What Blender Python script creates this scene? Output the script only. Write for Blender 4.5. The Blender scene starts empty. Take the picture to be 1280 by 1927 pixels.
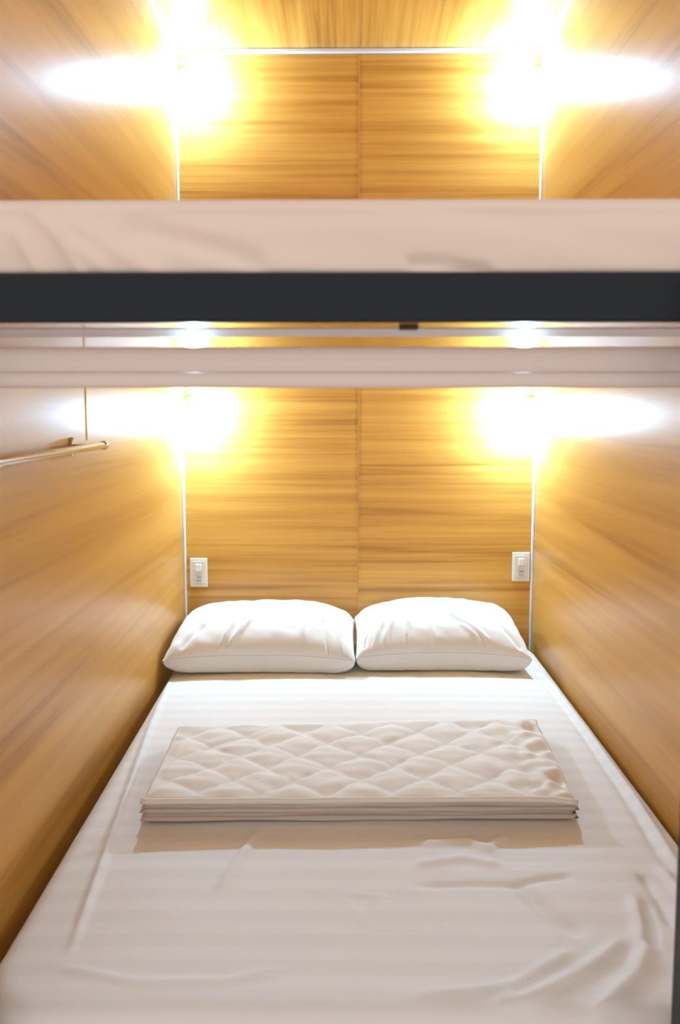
import bpy, bmesh, math, random
from mathutils import Vector, Matrix, noise
C = bpy.context.scene.collection
scn = bpy.context.scene
random.seed(4)
PI = math.pi
CZ = 1.434                     # eye height
W2 = 0.705                     # half width of the berth
CEIL = CZ + 1.357              # upper ceiling
MT = CZ - 0.934                # lower mattress top
DF = -2.06                     # front end of the side walls

# ------------------------------------------------------------------ helpers
def obj(name, bm, mat, parent=None, smooth=False, kind=None):
    me = bpy.data.meshes.new(name)
    bmesh.ops.recalc_face_normals(bm, faces=bm.faces)
    bm.to_mesh(me); bm.free()
    if mat: me.materials.append(mat)
    if smooth:
        for p in me.polygons: p.use_smooth = True
    o = bpy.data.objects.new(name, me); C.objects.link(o)
    if parent:
        o.parent = parent
        o.location = -Vector(parent.location) if parent.rotation_euler.z == 0 else (0, 0, 0)
    if kind: o['kind'] = kind
    return o

def tag(o, label, cat, group=None):
    o['label'] = label; o['category'] = cat
    if group: o['group'] = group
    return o

def thing(name, label, cat, loc=(0, 0, 0), group=None):
    o = bpy.data.objects.new(name, None); C.objects.link(o)
    o.location = loc; o.empty_display_size = 0.1
    return tag(o, label, cat, group)

def dup(root, loc, label):
    r = root.copy(); C.objects.link(r); r.location = loc; r['label'] = label
    for ch in list(root.children):
        c = ch.copy(); C.objects.link(c); c.parent = r
        for g in list(ch.children):
            d = g.copy(); C.objects.link(d); d.parent = c
    return r

def box(bm, x0, x1, y0, y1, z0, z1, bev=0.0, seg=2):
    r = bmesh.ops.create_cube(bm, size=1.0)
    vs = r['verts']
    for v in vs:
        v.co = Vector(((x0 + x1) / 2 + v.co.x * (x1 - x0), (y0 + y1) / 2 + v.co.y * (y1 - y0), (z0 + z1) / 2 + v.co.z * (z1 - z0)))
    if bev > 0:
        es = list({e for v in vs for e in v.link_edges})
        bmesh.ops.bevel(bm, geom=es, offset=bev, segments=seg, profile=0.5, affect='EDGES')
    return bm

def nb(*a, **k):
    return box(bmesh.new(), *a, **k)

def lathe(bm, prof, origin, axis, n=32):
    """prof: list of (radius, distance along axis)"""
    ax = Vector(axis).normalized()
    q = Vector((0, 0, 1)).rotation_difference(ax)
    rings = []
    for r, h in prof:
        if r < 1e-6:
            rings.append([bm.verts.new(Vector(origin) + q @ Vector((0, 0, h)))])
        else:
            rings.append([bm.verts.new(Vector(origin) + q @ Vector((r * math.cos(2 * PI * i / n), r * math.sin(2 * PI * i / n), h))) for i in range(n)])
    for a, b in zip(rings, rings[1:]):
        for i in range(n):
            j = (i + 1) % n
            if len(a) == 1 and len(b) > 1: bm.faces.new((a[0], b[i], b[j]))
            elif len(b) == 1 and len(a) > 1: bm.faces.new((a[i], a[j], b[0]))
            elif len(a) > 1: bm.faces.new((a[i], a[j], b[j], b[i]))
    return bm

def tube(bm, pts, r, n=12, closed=False):
    pts = [Vector(p) for p in pts]
    rings = []
    m = len(pts)
    up = Vector((0.13, 0.21, 0.97)).normalized()
    for i, p in enumerate(pts):
        if closed: t = pts[(i + 1) % m] - pts[i - 1]
        else: t = pts[min(i + 1, m - 1)] - pts[max(i - 1, 0)]
        t.normalize()
        a = t.cross(up).normalized(); b = t.cross(a)
        rings.append([bm.verts.new(p + a * r * math.cos(2 * PI * k / n) + b * r * math.sin(2 * PI * k / n)) for k in range(n)])
    rng = range(m if closed else m - 1)
    for i in rng:
        A, B = rings[i], rings[(i + 1) % m]
        for k in range(n):
            l = (k + 1) % n
            bm.faces.new((A[k], A[l], B[l], B[k]))
    if not closed:
        bm.faces.new(rings[0]); bm.faces.new(list(reversed(rings[-1])))
    return bm

def seg_dist(x, y, pl):
    """distance to a polyline and fraction along it"""
    best = 9.0; tt = 0
    if not (min(p[0] for p in pl) - 0.06 < x < max(p[0] for p in pl) + 0.06 and min(p[1] for p in pl) - 0.06 < y < max(p[1] for p in pl) + 0.06): return best, tt
    n = len(pl) - 1
    for i in range(n):
        ax, ay = pl[i]; bx, by = pl[i + 1]
        dx, dy = bx - ax, by - ay
        t = max(0, min(1, ((x - ax) * dx + (y - ay) * dy) / (dx * dx + dy * dy + 1e-12)))
        d = math.hypot(x - ax - t * dx, y - ay - t * dy)
        if d < best: best = d; tt = (i + t) / n
    return best, tt

# ------------------------------------------------------------------ materials
def new_mat(name):
    m = bpy.data.materials.new(name); m.use_nodes = True
    nt = m.node_tree
    return m, nt, nt.nodes['Principled BSDF']

def plain(name, col, rough=0.5, metal=0.0, spec=0.5):
    m, nt, b = new_mat(name)
    b.inputs['Base Color'].default_value = (*col, 1)
    b.inputs['Roughness'].default_value = rough
    b.inputs['Metallic'].default_value = metal
    b.inputs['Specular IOR Level'].default_value = spec
    return m

def ramp(nt, stops):
    r = nt.nodes.new('ShaderNodeValToRGB')
    el = r.color_ramp.elements
    el[0].position, el[0].color = stops[0][0], (*stops[0][1], 1)
    el[1].position, el[1].color = stops[-1][0], (*stops[-1][1], 1)
    for p, c in stops[1:-1]:
        e = el.new(p); e.color = (*c, 1)
    return r

def wood(name, along, split=None, rough=0.27, tint=1.0, seed=0.0, spec=0.5, soft=1.0, fine=0.36, zs=1.0):
    """laminate with long wavy grain; along = axis index of the grain, split = axis index where a second board begins at 0"""
    m, nt, b = new_mat(name)
    L = nt.links.new
    tc = nt.nodes.new('ShaderNodeTexCoord')
    sx = nt.nodes.new('ShaderNodeSeparateXYZ'); L(tc.outputs['Object'], sx.inputs[0])
    off = None
    if split is not None:
        g = nt.nodes.new('ShaderNodeMath'); g.operation = 'GREATER_THAN'; g.inputs[1].default_value = 0.0
        L(sx.outputs[split], g.inputs[0])
        off = nt.nodes.new('ShaderNodeMath'); off.operation = 'MULTIPLY_ADD'; off.inputs[1].default_value = 5.37; off.inputs[2].default_value = seed
        L(g.outputs[0], off.inputs[0])
    def coords(sa, sc):
        cb = nt.nodes.new('ShaderNodeCombineXYZ')
        for k in range(3):
            mu = nt.nodes.new('ShaderNodeMath'); mu.operation = 'MULTIPLY_ADD'
            mu.inputs[1].default_value = sa if k == along else sc
            mu.inputs[2].default_value = seed
            L(sx.outputs[k], mu.inputs[0])
            if off is not None: L(off.outputs[0], mu.inputs[2])
            L(mu.outputs[0], cb.inputs[k])
        return cb
    def nz(sa, sc, detail, dist, rough_=0.55):
        n = nt.nodes.new('ShaderNodeTexNoise')
        n.inputs['Scale'].default_value = 1.0; n.inputs['Detail'].default_value = detail
        n.inputs['Distortion'].default_value = dist; n.inputs['Roughness'].default_value = rough_
        L(coords(sa, sc).outputs[0], n.inputs['Vector'])
        return n
    n1 = nz(0.55, 15.0 * zs, 3, 0.5, 0.5)      # broad bands
    n2 = nz(1.0, 46.0 * zs, 2, 0.6, 0.45)      # grain lines
    n3 = nz(4.0, 150.0, 2, 0.1)      # pores
    mx = nt.nodes.new('ShaderNodeMath'); mx.operation = 'MULTIPLY_ADD'; mx.inputs[1].default_value = fine
    L(n2.outputs[0], mx.inputs[0])
    m1 = nt.nodes.new('ShaderNodeMath'); m1.operation = 'MULTIPLY'; m1.inputs[1].default_value = 0.94 - fine
    L(n1.outputs[0], m1.inputs[0]); L(m1.outputs[0], mx.inputs[2])
    m3 = nt.nodes.new('ShaderNodeMath'); m3.operation = 'MULTIPLY_ADD'; m3.inputs[1].default_value = 0.06
    L(n3.outputs[0], m3.inputs[0]); L(mx.outputs[0], m3.inputs[2])
    t = tint
    q = lambda p: 0.5 + (p - 0.5) * soft
    cr = ramp(nt, [(q(0.35), (0.42 * t, 0.190 * t, 0.033 * t)), (q(0.45), (0.58 * t, 0.286 * t, 0.053 * t)), (q(0.54), (0.655 * t, 0.342 * t, 0.069 * t)), (q(0.67), (0.73 * t, 0.41 * t, 0.092 * t))])
    L(m3.outputs[0], cr.inputs[0]); L(cr.outputs[0], b.inputs['Base Color'])
    b.inputs['Roughness'].default_value = rough
    b.inputs['Specular IOR Level'].default_value = spec
    return m

def cloth(name, col, col2=None, period=0.066, rough=0.75, bump=0.15, axis=1):
    m, nt, b = new_mat(name); L = nt.links.new
    tc = nt.nodes.new('ShaderNodeTexCoord')
    if col2:
        sx = nt.nodes.new('ShaderNodeSeparateXYZ'); L(tc.outputs['Object'], sx.inputs[0])
        mu = nt.nodes.new('ShaderNodeMath'); mu.operation = 'MULTIPLY'; mu.inputs[1].default_value = 2 * PI / period
        L(sx.outputs[axis], mu.inputs[0])
        sn = nt.nodes.new('ShaderNodeMath'); sn.operation = 'SINE'; L(mu.outputs[0], sn.inputs[0])
        cr = ramp(nt, [(0.30, col), (0.70, col2)])
        ma = nt.nodes.new('ShaderNodeMath'); ma.operation = 'MULTIPLY_ADD'; ma.inputs[1].default_value = 0.5; ma.inputs[2].default_value = 0.5
        L(sn.outputs[0], ma.inputs[0]); L(ma.outputs[0], cr.inputs[0]); L(cr.outputs[0], b.inputs['Base Color'])
    else:
        b.inputs['Base Color'].default_value = (*col, 1)
    n = nt.nodes.new('ShaderNodeTexNoise'); n.inputs['Scale'].default_value = 45; n.inputs['Detail'].default_value = 4
    L(tc.outputs['Object'], n.inputs['Vector'])
    bp = nt.nodes.new('ShaderNodeBump'); bp.inputs['Strength'].default_value = bump; bp.inputs['Distance'].default_value = 0.004
    L(n.outputs[0], bp.inputs['Height']); L(bp.outputs[0], b.inputs['Normal'])
    b.inputs['Roughness'].default_value = rough
    b.inputs['Specular IOR Level'].default_value = 0.25
    b.inputs['Sheen Weight'].default_value = 0.1
    return m

M_back = wood('wood_back', 0, split=0, rough=0.30, soft=0.95, fine=0.42)
M_left = wood('wood_left', 1, rough=0.34, seed=3.1, spec=0.65, soft=1.2, fine=0.24, zs=0.8)
M_right = wood('wood_right', 1, rough=0.34, seed=8.7, spec=0.65, soft=1.2, fine=0.24, zs=0.8)
M_ceil = wood('wood_ceiling', 1, split=0, rough=0.22, seed=1.3)
M_base = wood('wood_bunk_base', 0, rough=0.16, seed=6.2)
M_trim = plain('trim_white', (0.80, 0.78, 0.78), 0.35)
M_alu = plain('aluminium_pale', (0.72, 0.74, 0.80), 0.5, 0.0, 0.3)
M_seam = plain('seam_grey', (0.50, 0.30, 0.09), 0.4)
M_floor = plain('floor_bounce_tone', (0.62, 0.43, 0.30), 0.5)  # tone raised and warmed to bounce light up onto the upper mattress
M_black = plain('black_painted_steel', (0.008, 0.013, 0.021), 0.42, 0.0, 0.33)
M_dark = plain('dark_board', (0.05, 0.04, 0.035), 0.6)
M_val = plain('valance_cream', (0.90, 0.80, 0.77), 0.45)
M_chrome = plain('brushed_steel', (0.66, 0.69, 0.74), 0.2, 1.0)
M_white = plain('white_plastic', (0.86, 0.84, 0.80), 0.4)
M_ivory = plain('ivory_plastic', (0.74, 0.72, 0.66), 0.4)
M_slot = plain('slot_grey', (0.34, 0.32, 0.29), 0.6)
M_pillow = cloth('white_cotton', (0.86, 0.86, 0.86), bump=0.12)
M_sheet = cloth('striped_satin', (0.85, 0.845, 0.835), (0.815, 0.808, 0.798), rough=0.6, bump=0.10)
M_upsheet = cloth('warm_lit_sheet', (0.93, 0.775, 0.68), rough=0.8, bump=0.08)  # white sheet; the warm room light is put into its colour as peach
M_quilt = cloth('cream_cotton', (0.89, 0.88, 0.85), rough=0.85, bump=0.10)
M_quilt_edge = cloth('cream_binding', (0.90, 0.87, 0.82), rough=0.85, bump=0.10)
M_quilt_fold = cloth('shaded_folds', (0.70, 0.60, 0.54), rough=0.85, bump=0.10)  # pinkish inner layers, with the shade on their fronts put into the colour
def bulb_mat(name, power):
    m, nt, b = new_mat(name)
    b.inputs['Base Color'].default_value = (1, 1, 1, 1)
    b.inputs['Emission Color'].default_value = (0.56, 1.0, 1.48, 1)
    b.inputs['Emission Strength'].default_value = power
    return m
M_bulb = bulb_mat('lit_bulb', 2380.0)
M_bulb_up = bulb_mat('lit_bulb_weaker', 2000.0)

# ------------------------------------------------------------------ setting
T = 0.04
obj('wall_back', nb(-W2 - T, W2 + T, 0, T, 0, CEIL + T), M_back, kind='structure')
obj('wall_left', nb(-W2 - T, -W2, DF, 0, 0, CEIL + T), M_left, kind='structure')
obj('wall_right', nb(W2, W2 + T, DF, 0, 0, CEIL + T), M_right, kind='structure')
obj('ceiling', nb(-W2, W2, DF, 0, CEIL, CEIL + T), M_ceil, kind='structure')
obj('floor', nb(-2.2, 2.2, -4.6, T, -0.05, 0), M_floor, kind='structure')
obj('trim_1', nb(-W2, -W2 + 0.010, -0.010, 0, 0, CEIL, 0.003), M_trim, kind='structure')
obj('trim_2', nb(W2 - 0.010, W2, -0.010, 0, 0, CEIL, 0.003), M_trim, kind='structure')
obj('trim_3', nb(-W2 + 0.010, W2 - 0.010, -0.018, 0, CEIL - 0.016, CEIL, 0.004), M_alu, kind='structure')
obj('trim_4', nb(-W2, -W2 + 0.012, DF, -0.018, CEIL - 0.012, CEIL, 0.003), M_trim, kind='structure')
obj('trim_5', nb(W2 - 0.012, W2, DF, -0.018, CEIL - 0.012, CEIL, 0.003), M_trim, kind='structure')
obj('trim_6', nb(-0.0018, 0.0018, -0.0012, 0, 0, CEIL - 0.016), M_seam, kind='structure')
obj('trim_7', nb(-0.0018, 0.0018, DF, -0.018, CEIL - 0.0012, CEIL), M_seam, kind='structure')
obj('trim_8', nb(-W2, -W2 + 0.0008, -1.1395, -1.1365, CZ - 0.082, CZ + 0.118), M_left, kind='structure')

# ------------------------------------------------------------------ upper bunk
RB, RT = CZ + 0.1185, CZ + 0.185          # rail bottom / top
FY = -2.034
bunk = thing('bunk_bed', 'upper bunk with black front rail and glossy wood underside spanning wall to wall', 'bunk bed', (0, FY, RB))
bm = bmesh.new(); N = 60
box(bm, -W2 + 0.001, W2 - 0.001, FY, FY + 0.015, RB - 0.001, RT, 0.003)
obj('front_rail', bm, M_black, bunk)['label'] = 'black painted front rail'
obj('underside_panel', nb(-W2 + 0.001, W2 - 0.001, FY + 0.0155, -0.012, RB, RT - 0.001), M_base, bunk)['label'] = 'glossy golden wood underside panel'
obj('cross_trim', nb(-W2 + 0.012, W2 - 0.012, -1.938, -1.807, RB - 0.0012, RB, 0.0005), M_alu, bunk)['label'] = 'pale metal strip across the underside'
obj('catch', nb(0.032, 0.060, -1.985, -1.965, RB - 0.006, RB, 0.0015), M_dark, bunk)['label'] = 'small dark catch under the rail'
def post(x0, x1):
    return nb(x0, x1, FY - 0.05, FY - 0.0005, 0, RT - 0.001, 0.004)
obj('post', post(0.440, 0.504), M_black, bunk)
obj('post', post(-0.69, -0.63), M_black, bunk)

# pale rail below the black one
val = thing('valance_rail', 'pale pinkish grey rounded rail hanging across the opening below the black bunk rail', 'rail', (0, -1.96, CZ + 0.03))
vx0, vx1 = -0.625, 0.447
def profile_bar(pts, x0, x1, bevel=0.004):
    bm = bmesh.new()
    a = [bm.verts.new((x0, y, z)) for y, z in pts]; b_ = [bm.verts.new((x1, y, z)) for y, z in pts]
    n = len(pts)
    for i in range(n):
        j = (i + 1) % n
        bm.faces.new((a[i], a[j], b_[j], b_[i]))
    bm.faces.new(a); bm.faces.new(list(reversed(b_)))
    es = [e for e in bm.edges if len({round(v.co.x, 4) for v in e.verts}) == 1]
    bmesh.ops.bevel(bm, geom=es, offset=bevel, segments=3, profile=0.5, affect='EDGES')
    return bm
yc = -1.965
z0v = CZ + 0.029
body = []
for i in range(13):                      # bulging front, flat back
    a = -PI / 2 + PI * i / 12
    body.append((yc - 0.006 - 0.008 * math.cos(a), z0v + 0.041 + 0.0185 * math.sin(a)))
body += [(yc + 0.014, z0v + 0.0595), (yc + 0.014, z0v + 0.0225)]
obj('rail_body', profile_bar(body, vx0, vx1), M_val, val, smooth=False)
lip = []
for i in range(11):
    a = -PI / 2 + PI * i / 10
    lip.append((yc - 0.006 - 0.007 * math.cos(a), z0v + 0.0111 + 0.0111 * math.sin(a)))
lip += [(yc + 0.010, z0v + 0.0216), (yc + 0.010, z0v)]
obj('lower_lip', profile_bar(lip, vx0, vx1), M_val, val)
obj('end_bracket', nb(vx1, 0.50, FY + 0.0005, yc + 0.014, z0v + 0.002, z0v + 0.057, 0.003), M_alu, val)
obj('end_bracket', nb(-0.70, vx0, FY + 0.0005, yc + 0.014, z0v + 0.002, z0v + 0.057, 0.003), M_alu, val)

# ------------------------------------------------------------------ mattresses
def slab_mesh(x0, x1, y0, y1, ztop, zbot, R, r, disp=None, step=0.012, shear=0.0, side_disp=None):
    """mattress skin: rounded corners in plan (R), rounded top edge (r); disp(x, y) lifts the top; shear turns the long edges"""
    bm = bmesh.new()
    nx = max(2, int((x1 - x0 - 2 * R) / step)); ny = max(2, int((y1 - y0 - 2 * R) / step))
    prof = []
    nf = max(1, int((R - r) / step))
    for i in range(1, nf + 1): prof.append(((R - r) * i / nf, 0.0, 1.0))
    for i in range(1, 9):
        a = PI / 2 * i / 8
        prof.append((R - r + r * math.sin(a), -(r - r * math.cos(a)), math.cos(a) ** 1.0))
    nd = max(2, int((ztop - zbot - r) / 0.014))
    nd *= 2
    for i in range(1, nd + 1): prof.append((R, -r - (ztop - zbot - r) * i / nd, 0.0))
    def P(x, y, dz, w, nrm=(0, 0)):
        h = disp(x, y) * w if (disp and w > 0) else 0.0
        s = side_disp(x, y, ztop + dz) * (1 - w) if side_disp else 0.0
        return bm.verts.new((x + nrm[0] * s, y + nrm[1] * s, ztop + dz + h))
    ix0, ix1, iy0, iy1 = x0 + R, x1 - R, y0 + R, y1 - R
    grid = [[P(ix0 + (ix1 - ix0) * i / nx, iy0 + (iy1 - iy0) * j / ny, 0, 1) for j in range(ny + 1)] for i in range(nx + 1)]
    for i in range(nx):
        for j in range(ny):
            bm.faces.new((grid[i][j], grid[i + 1][j], grid[i + 1][j + 1], grid[i][j + 1]))
    nc = 12
    loop = []                              # boundary positions, with outward direction
    for i in range(nx): loop.append((ix0 + (ix1 - ix0) * i / nx, iy0, 0, -1))
    for k in range(nc): a = -PI / 2 + PI / 2 * k / nc; loop.append((ix1, iy0, math.cos(a), math.sin(a)))
    for j in range(ny): loop.append((ix1, iy0 + (iy1 - iy0) * j / ny, 1, 0))
    for k in range(nc): a = PI / 2 * k / nc; loop.append((ix1, iy1, math.cos(a), math.sin(a)))
    for i in range(nx): loop.append((ix1 - (ix1 - ix0) * i / nx, iy1, 0, 1))
    for k in range(nc): a = PI / 2 + PI / 2 * k / nc; loop.append((ix0, iy1, math.cos(a), math.sin(a)))
    for j in range(ny): loop.append((ix0, iy1 - (iy1 - iy0) * j / ny, -1, 0))
    for k in range(nc): a = PI + PI / 2 * k / nc; loop.append((ix0, iy0, math.cos(a), math.sin(a)))
    prev = [P(x, y, 0, 1) for x, y, _, _ in loop]
    n = len(loop)
    for d, dz, w in prof:
        cur = [P(x + ux * d, y + uy * d, dz, w, (ux, uy)) for x, y, ux, uy in loop]
        for k in range(n):
            l = (k + 1) % n
            try: bm.faces.new((prev[k], prev[l], cur[l], cur[k]))
            except ValueError: pass
        prev = cur
    bm.faces.new(list(reversed(prev)))
    bmesh.ops.remove_doubles(bm, verts=bm.verts, dist=0.00005)
    return bm

RIDGES = [   # polyline, width, height : loose folds of the sheet near the foot of the bed
    ([(0.324, -2.01), (0.38, -1.967), (0.441, -1.907), (0.475, -1.851), (0.494, -1.774), (0.509, -1.70)], 0.013, 0.0085),
    ([(0.175, -2.012), (0.201, -1.974), (0.225, -1.955)], 0.010, 0.004),
    ([(0.219, -1.981), (0.263, -1.96), (0.335, -1.918), (0.388, -1.877), (0.445, -1.826)], 0.012, 0.007),
    ([(0.065, -1.962), (0.166, -1.951), (0.228, -1.937), (0.293, -1.893), (0.345, -1.858)], 0.010, 0.005),
    ([(0.089, -1.672), (0.212, -1.664), (0.282, -1.667), (0.347, -1.645), (0.409, -1.634)], 0.008, -0.004),
    ([(0.293, -1.667), (0.336, -1.757), (0.373, -1.81)], 0.016, -0.006),
    ([(0.551, -1.62), (0.556, -1.70), (0.548, -1.779)], 0.010, -0.007),
    ([(0.523, -1.713), (0.501, -1.803), (0.483, -1.841)], 0.011, -0.007),
    ([(0.60, -1.60), (0.605, -1.72), (0.59, -1.85)], 0.012, 0.006),
    ([(0.265, -1.528), (0.305, -1.49)], 0.008, 0.005),
    ([(-0.298, -1.688), (-0.246, -1.478)], 0.010, 0.004),
    ([(-0.056, -1.694), (-0.007, -1.788), (0.025, -1.71), (-0.056, -1.694)], 0.009, 0.0016),
    ([(0.113, -1.525), (0.217, -1.514), (0.269, -1.544)], 0.012, 0.005),
    ([(0.10, -1.60), (0.20, -1.575), (0.27, -1.60)], 0.012, 0.004),
    ([(-0.55, -1.90), (-0.40, -1.935), (-0.25, -1.93), (-0.15, -1.905)], 0.008, 0.003),
    ([(-0.675, -0.40), (-0.640, -0.90), (-0.590, -1.45), (-0.548, -1.86)], 0.007, 0.006),   # the mattress welt showing through
    ([(0.655, -0.40), (0.660, -0.90), (0.655, -1.30), (0.640, -1.60)], 0.007, 0.006),
    ([(0.632, -0.40), (0.640, -0.90), (0.632, -1.30), (0.615, -1.60)], 0.009, -0.004),
]
def sheet_disp(x, y):
    h = 0.0
    for pl, w, a in RIDGES:
        d, t = seg_dist(x, y, pl)
        if d < 3.2 * w:
            h += 1.7 * a * math.exp(-(d / w) ** 2) * min(1.0, 0.25 + 3.0 * math.sin(PI * min(max(t, 0.0), 1.0)))
    n = noise.noise(Vector((x * 3.1, y * 4.3, 0.3))) * 0.0025 + noise.noise(Vector((x * 11, y * 17, 1.3))) * 0.0009
    n += noise.noise(Vector((x * 4 + y * 2, y * 15, 7.7))) * 0.0016
    crown = -0.010 * (abs(x) / 0.68) ** 4
    return h + n + crown

low = thing('mattress', 'wide lower mattress in a white striped satin fitted sheet, between the wooden walls', 'mattress', (0, -1.0, MT - 0.2))
obj('mattress_core', nb(-0.66, 0.67, -1.93, -0.05, MT - 0.2, MT - 0.03, 0.03), M_white, low)
bm = slab_mesh(-0.685, 0.690, -2.005, -0.022, MT, MT - 0.197, 0.13, 0.04, sheet_disp, step=0.0075)
for v in bm.verts:                       # the bed stands slightly skewed: its left edge draws away from the wall towards the foot
    t = max(0.0, min(1.0, (-v.co.y - 0.15) / 1.8))
    if v.co.x < 0: v.co.x *= 1 - 0.058 * t * min(1, abs(v.co.x) / 0.6)
obj('fitted_sheet', bm, M_sheet, low, smooth=True)['label'] = 'white striped satin fitted sheet'

FOLDS = [([(-0.475, 0.266), (-0.44, 0.238), (-0.382, 0.195)], 0.008, 0.005), ([(-0.337, 0.248), (-0.279, 0.234), (-0.17, 0.202)], 0.009, -0.005),
         ([(0.049, 0.201), (0.093, 0.198), (0.152, 0.188)], 0.005, -0.006), ([(-0.499, 0.238), (-0.471, 0.188)], 0.006, 0.005),
         ([(-0.447, 0.238), (-0.412, 0.188)], 0.006, 0.005), ([(-0.42, 0.255), (-0.36, 0.215), (-0.31, 0.19)], 0.01, 0.004),
         ([(-0.55, 0.262), (0.6, 0.266)], 0.006, -0.0015)]
def up_side(x, y, z):
    if y > -1.9: return 0.0
    h = 0.0
    for pl, w, a in FOLDS:
        w *= 1.35
        d, _ = seg_dist(x, z - CZ, pl)
        if d < 3 * w: h += 1.9 * a * math.exp(-(d / w) ** 2)
    h += 0.003 * noise.noise(Vector((x * 4 + z * 9, z * 18, 2.0))) + 0.003 * noise.noise(Vector((x * 3 + z * 30, z * 9 + x * 5, 5.0)))
    return h
bm = slab_mesh(-0.70, 0.70, -2.020, -0.025, CZ + 0.290, RT + 0.0005, 0.05, 0.022, None, step=0.008, side_disp=up_side)
tag(obj('mattress', bm, M_upsheet, smooth=True), 'upper bunk mattress in a plain white sheet, tinted peach for warm room light, above the black rail', 'mattress')

bedb = thing('bed_base', 'dark low bed base under the lower mattress, flush with its foot end', 'bed base', (0, -1.0, 0))
obj('platform', nb(-0.66, 0.66, -1.95, -0.03, MT - 0.26, MT - 0.2, 0.004), M_dark, bedb)
for sx in (-1, 1):
    for sy in (-1.9, -0.1):
        obj('leg', nb(sx * 0.60 - 0.03, sx * 0.60 + 0.03, sy - 0.03, sy + 0.03, 0, MT - 0.2605, 0.003), M_dark, bedb)

# ------------------------------------------------------------------ pillows
def pillow_mesh(a, b_, t, seed, sag, creases):
    bm = bmesh.new(); n = 120; m = 90
    def xy(u, v):
        # pointed corners, edges drawn in between them
        x = a * u * (1 - 0.016 * (1 - v * v) * abs(u) ** 3)
        y = b_ * v * (1 - 0.07 * (1 - u * u) * abs(v) ** 3)
        return x, y
    def f(u, v):
        return max(0.0, (1 - abs(u) ** 4.5)) ** 0.55 * max(0.0, (1 - abs(v) ** 2.4)) ** 0.5
    top, bot = {}, {}
    seam = t * 0.44
    for i in range(n + 1):
        for j in range(m + 1):
            u = math.sin(PI / 2 * (2 * i / n - 1)) * 0.5 + (2 * i / n - 1) * 0.5
            v = math.sin(PI / 2 * (2 * j / m - 1)) * 0.5 + (2 * j / m - 1) * 0.5
            x, y = xy(u, v); q = f(u, v)
            edge = i in (0, n) or j in (0, m)
            e = 1 - max(abs(u), abs(v))
            # puckers running in from the seam
            pk = (math.sin(u * 21 + seed + 2 * noise.noise(Vector((u * 3, v * 2, seed)))) * (abs(v) ** 3) * 0.004 +
                  math.sin(v * 15 + seed * 2) * abs(u) ** 4 * 0.005) * math.exp(-((e - 0.10) / 0.10) ** 2)
            wr = 0.006 * noise.noise(Vector((u * 2.2 + seed, v * 2.2, seed))) + 0.0028 * noise.noise(Vector((u * 6 + v * 4, v * 5 - u * 3, seed + 4)))
            diag = 0.0
            for pl, w, am in creases:
                d, _ = seg_dist(u, v * 0.6, pl)
                if d < 3 * w: diag += 1.7 * am * math.exp(-(d / w) ** 2)
            wr *= 1.7
            sm = seam + sag(u, v)
            top[i, j] = bm.verts.new((x, y, sm + (t - seam) * q + (pk + wr * q + diag) * (0 if edge else 1)))
            if edge: bot[i, j] = top[i, j]
            else:
                zb = sm - (seam + 0.03) * q ** 0.62 + pk * 0.5
                bot[i, j] = bm.verts.new((x, y, max(0.0, zb)))
    for i in range(n):
        for j in range(m):
            bm.faces.new((top[i, j], top[i + 1, j], top[i + 1, j + 1], top[i, j + 1]))
            try: bm.faces.new((bot[i, j], bot[i, j + 1], bot[i + 1, j + 1], bot[i + 1, j]))
            except ValueError: pass
    rim = [(i, 0) for i in range(n)] + [(n, j) for j in range(m)] + [(i, m) for i in range(n, 0, -1)] + [(0, j) for j in range(m, 0, -1)]
    path = [top[k].co.copy() for k in rim]
    return bm, path
def make_pillow(loc, rz, a, b_, t, seed, sag, creases, label):
    p = thing('pillow', label, 'pillow', loc, 'white pillows at the head of the lower bed')
    p.rotation_euler.z = rz
    bm, path = pillow_mesh(a, b_, t, seed, sag, [([(x, y * 0.6) for x, y in pl], w, am) for pl, w, am in creases])
    pc = obj('pillowcase', bm, M_pillow, smooth=True); pc.parent = p
    sm = obj('seam', tube(bmesh.new(), path, 0.0015, 6, True), M_pillow, smooth=True); sm.parent = p
    return p
PZ = MT + 0.005
make_pillow((-0.352, -0.262, PZ), 0.0, 0.336, 0.205, 0.188, 1.0, lambda u, v: 0.018 * v - 0.016 * abs(u) ** 3,
            [([(-0.40, -0.97), (-0.27, -0.55)], 0.020, 0.007), ([(-0.30, -0.98), (-0.10, -0.50)], 0.020, 0.008), ([(0.45, -0.95), (0.46, -0.45)], 0.016, 0.005),
             ([(0.72, -0.97), (0.66, -0.45)], 0.018, -0.006), ([(0.86, -0.95), (0.78, -0.25)], 0.018, 0.007), ([(-0.80, -0.9), (-0.62, -0.6)], 0.03, -0.006), ([(0.93, 0.3), (0.80, -0.2)], 0.02, 0.006)],
            'plump white pillow against the left wall, under the left wall outlet')
make_pillow((0.296, -0.236, PZ + 0.001), 0.0, 0.309, 0.205, 0.192, 2.3, lambda u, v: 0.018 * v - 0.016 * abs(u) ** 3,
            [([(-0.80, -0.95), (-0.62, -0.35)], 0.018, 0.007), ([(-0.68, -0.95), (-0.54, -0.50)], 0.016, 0.006), ([(-0.42, -0.95), (-0.38, -0.45)], 0.018, 0.006), ([(-0.90, -0.9), (-0.80, 0.0)], 0.02, -0.007),
             ([(0.08, -0.40), (0.50, -0.92)], 0.022, 0.007), ([(0.22, -0.70), (0.44, -0.97)], 0.016, 0.006), ([(0.62, -0.5), (0.86, -0.9)], 0.03, -0.007), ([(-0.15, -0.6), (-0.1, -0.95)], 0.02, 0.004)],
            'plump white pillow on the right, its front corner pointing at the right wall')

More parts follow.
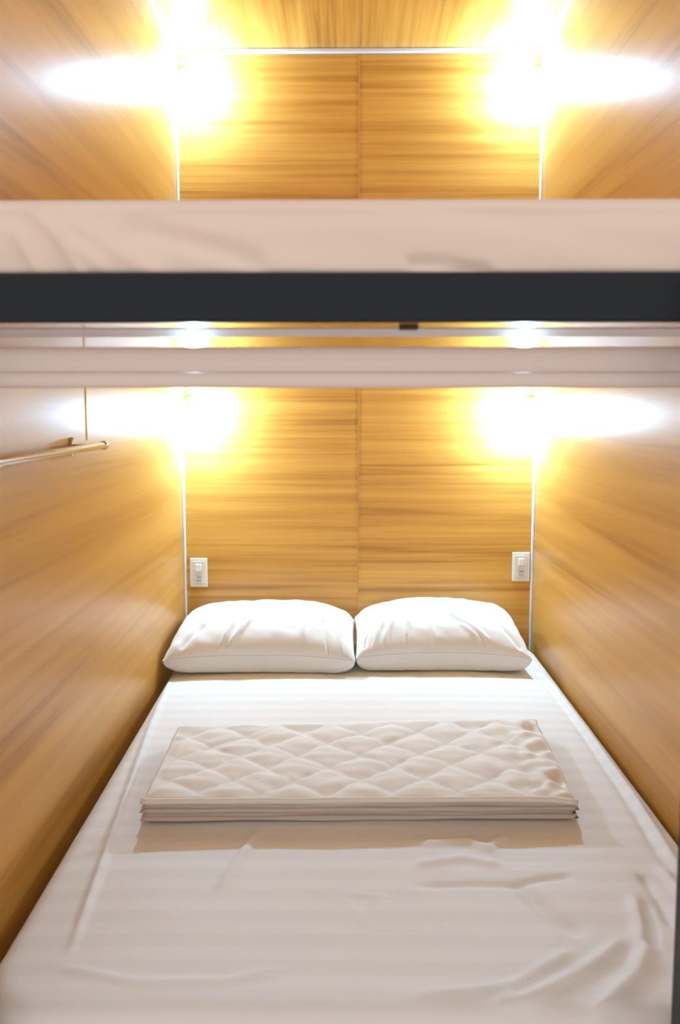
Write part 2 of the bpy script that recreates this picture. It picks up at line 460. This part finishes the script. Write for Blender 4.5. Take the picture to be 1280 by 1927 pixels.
# ------------------------------------------------------------------ folded quilt
QX0, QX1 = -0.505, 0.478
QY0, QY1 = -1.437, -0.997
def quilt_pos(u, v):
    x = QX0 + (QX1 - QX0) * u; y = QY0 + (QY1 - QY0) * v
    y += 0.045 * (u - 0.5) * (0.5 + v) ; x += -0.008 * (1 - u) * v + 0.018 * u * v
    return x, y
def layer(z0, z1, grow, seed, quilted):
    bm = bmesh.new(); n, m = (190, 84) if quilted else (90, 40)
    th = z1 - z0
    T_, B_ = {}, {}
    for i in range(n + 1):
        for j in range(m + 1):
            u, v = i / n, j / m
            x, y = quilt_pos(u, v)
            cx, cy = quilt_pos(0.5, 0.5)
            wob = 0.006 * noise.noise(Vector((u * 6, seed, v * 4)))
            x += (grow + wob) * (2 * u - 1); y += (grow + wob) * (2 * v - 1)
            e = min(u * 0.98, (1 - u) * 0.98, v * 0.43, (1 - v) * 0.43)      # metres to the edge
            rd = min(1.0, e / (th * 0.5)); ed = math.sqrt(max(0.0, 1 - (1 - rd) ** 2))
            zc = (z0 + z1) / 2
            q = 0.0
            if quilted:
                k = PI / 0.150
                xx = (u - 0.5) * 0.98 + 0.012 * noise.noise(Vector((u * 4, v * 4, 7)))
                yy = (v - 0.5) * 0.43 + 0.010 * noise.noise(Vector((u * 4, v * 4, 9)))
                s = abs(math.sin(k * (xx + yy * 1.15)) * math.sin(k * (xx - yy * 1.15)))
                q = 0.0098 * (s ** 0.5) * min(1, e / 0.03)
                q += 0.004 * noise.noise(Vector((xx * 18, yy * 30, 3))) * min(1, e / 0.02)
                # rumpled right-hand end
                w = max(0.0, (u - 0.80) / 0.2)
                q += w * 0.018 * noise.noise(Vector((xx * 24, yy * 26, 1))) * min(1, e / 0.02)
            sagx = -0.010 * max(0.0, (u - 0.9) / 0.1) ** 2 * (1 - v) if quilted else 0
            lift = 0.0025 * noise.noise(Vector((u * 5, v * 3, seed * 3.3)))
            edge = i in (0, n) or j in (0, m)
            T_[i, j] = bm.verts.new((x, y, zc + th / 2 * ed + q + lift + sagx))
            B_[i, j] = T_[i, j] if edge else bm.verts.new((x, y, zc - th / 2 * ed + lift * 0.4 + sagx))
    for i in range(n):
        for j in range(m):
            bm.faces.new((T_[i, j], T_[i + 1, j], T_[i + 1, j + 1], T_[i, j + 1]))
            try: bm.faces.new((B_[i, j], B_[i, j + 1], B_[i + 1, j + 1], B_[i + 1, j]))
            except ValueError: pass
    return bm
qt = thing('quilt', 'cream diamond-quilted blanket folded flat across the middle of the bed', 'quilt', (0, -1.2, MT))
qz = MT + 0.004
for k in range(4):
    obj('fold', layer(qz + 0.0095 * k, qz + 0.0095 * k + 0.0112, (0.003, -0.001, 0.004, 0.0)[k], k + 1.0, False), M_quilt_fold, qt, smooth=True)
obj('top_fold', layer(qz + 0.0380, qz + 0.052, 0.0, 9.0, True), M_quilt, qt, smooth=True)['label'] = 'diamond-stitched top layer'
# rolled binding along the front edge of the top fold
pts = []
for i in range(61):
    u = i / 60; x, y = quilt_pos(u, 0)
    pts.append((x, y - 0.002 + 0.002 * noise.noise(Vector((u * 9, 3, 1))), qz + 0.0515 + 0.002 * noise.noise(Vector((u * 7, 0, 2))) - 0.010 * max(0, (u - 0.9) / 0.1) ** 2))
obj('binding', tube(bmesh.new(), pts, 0.0065, 8), M_quilt_edge, qt, smooth=True)

# ------------------------------------------------------------------ towel bar
tb = thing('towel_bar', 'brushed steel towel bar fixed to the left wall above the bed', 'towel bar', (-W2, -1.5, CZ - 0.093))
rx, rz = -0.645, CZ - 0.093
obj('rod', lathe(bmesh.new(), [(0, 0), (0.0085, 0), (0.0085, 0.585), (0, 0.585)], (rx, -1.785, rz), (0, 1, 0), 24), M_chrome, tb, smooth=False)
for y0 in (-1.196, -1.799):
    obj('end_cap', lathe(bmesh.new(), [(0, 0), (0.0105, 0), (0.0112, 0.002), (0.0112, 0.014), (0.0105, 0.016), (0, 0.016)], (rx, y0 - 0.008, rz), (0, 1, 0), 24), M_chrome, tb)
for y0 in (-1.255, -1.735):
    br = obj('bracket', lathe(bmesh.new(), [(0, 0), (0.0055, 0), (0.0055, 0.052), (0, 0.052)], (-W2 + 0.006, y0, rz), (1, 0, 0), 16), M_chrome, tb)
    ro = obj('rosette', lathe(bmesh.new(), [(0, 0), (0.022, 0), (0.022, 0.004), (0.019, 0.007), (0, 0.007)], (-W2 + 0.0002, y0, rz), (1, 0, 0), 28), M_chrome)
    ro.parent = br; ro.location = (0, 0, 0)

# ------------------------------------------------------------------ wall outlets
def make_outlet(x, z, label):
    o = thing('wall_outlet', label, 'outlet', (x, 0, z), 'white wall outlets beside the pillows')
    def part(name, bm, mat, par=o):
        p = obj(name, bm, mat); p.parent = par; return p
    fp = part('faceplate', nb(-0.0355, 0.0355, -0.007, -0.0002, -0.059, 0.059, 0.003), M_white)
    ins = part('inset', nb(-0.0265, 0.0265, -0.0085, -0.0066, -0.047, 0.047, 0.0015), M_ivory)
    part('switch_rocker', box(bmesh.new(), -0.012, 0.012, -0.0125, -0.0083, 0.006, 0.036, 0.0025), M_white)
    sk = part('socket', nb(-0.015, 0.015, -0.0100, -0.0083, -0.040, -0.010, 0.002), M_ivory)
    for zz in (-0.018, -0.032):
        part('slot', nb(-0.009, 0.009, -0.0108, -0.0095, zz - 0.002, zz + 0.002), M_slot, sk)
    return o
out = make_outlet(-0.645, CZ - 0.665, 'white wall outlet with switch above the left pillow, close to the left corner')
dup(out, (0.656, 0, CZ - 0.639), 'white wall outlet with switch above the right pillow, close to the right corner')

# ------------------------------------------------------------------ corner lamps
def make_lamp(sx, z, label, bulb):
    """z: height of the round wall plate; the little socket tilts down and in"""
    l = thing('wall_lamp', label, 'lamp', (sx * 0.672, 0, z), 'lit corner wall lamps')
    def part(name, bm, mat, par=l, smooth=True):
        p = obj(name, bm, mat, smooth=smooth); p.parent = par; return p
    part('wall_plate', lathe(bmesh.new(), [(0, 0), (0.028, 0), (0.028, 0.006), (0.022, 0.011), (0, 0.011)], (0, -0.0002, 0.010), (0, -1, 0), 28), M_white, smooth=False)
    hd = Vector((-sx * 0.022, -0.045, -0.020))
    ax = Vector((-sx * 0.55, -0.62, -0.56)).normalized()
    part('arm', tube(bmesh.new(), [(0, -0.008, 0.010), (-sx * 0.004, -0.028, 0.004), hd - ax * 0.002], 0.006, 10), M_white)
    so = part('socket', lathe(bmesh.new(), [(0, -0.006), (0.009, -0.005), (0.012, 0.0), (0.0135, 0.012), (0.0125, 0.012), (0.010, 0.004), (0, 0.004)], hd, ax, 24), M_white)
    part('bulb', lathe(bmesh.new(), [(0, 0.002)] + [(0.0175 * math.sin(PI * k / 10), 0.026 - 0.0175 * math.cos(PI * k / 10)) for k in range(1, 10)] + [(0, 0.0435)], hd, ax, 20), bulb, so)
    return l
UZ, LZ = CZ + 1.255, CZ + 0.005
make_lamp(-1, UZ, 'lit lamp in the back left corner of the upper bunk, just under the ceiling', M_bulb_up)
make_lamp(1, UZ, 'lit lamp in the back right corner of the upper bunk, just under the ceiling', M_bulb_up)
make_lamp(-1, LZ, 'lit lamp in the back left corner of the lower bunk, above the left pillow', M_bulb)
make_lamp(1, LZ, 'lit lamp in the back right corner of the lower bunk, above the right pillow', M_bulb)

# ------------------------------------------------------------------ even ambient light of the room outside the berth
w = bpy.data.worlds.new('room_light'); scn.world = w; w.use_nodes = True
bg = w.node_tree.nodes['Background']
bg.inputs[0].default_value = (0.97, 0.89, 0.84, 1); bg.inputs[1].default_value = 0.85

# ------------------------------------------------------------------ camera
cam = bpy.data.cameras.new('camera'); co = bpy.data.objects.new('camera', cam); C.objects.link(co)
F = 1480.0
cam.sensor_fit = 'VERTICAL'; cam.sensor_height = 36.0; cam.lens = 36.0 * F / 1927
cam.shift_y = (905 - 963.5) / 1927
cam.clip_start = 0.02
co.location = (-0.0415, -3.134, CZ)
co.rotation_euler = (math.radians(90 - 5.327), 0, math.radians(0.5807))
cam.dof.use_dof = True; cam.dof.focus_distance = 2.45; cam.dof.aperture_fstop = 3.2
scn.camera = co

# ------------------------------------------------------------------ look
vs = scn.view_settings
vs.view_transform = 'Standard'; vs.look = 'None'; vs.gamma = 1.0; vs.use_curve_mapping = False
vs.exposure = 0.0
cy = scn.cycles
cy.use_denoising = True
cy.max_bounces = 8; cy.diffuse_bounces = 5; cy.glossy_bounces = 4
cy.sample_clamp_indirect = 6.0
cy.blur_glossy = 0.5
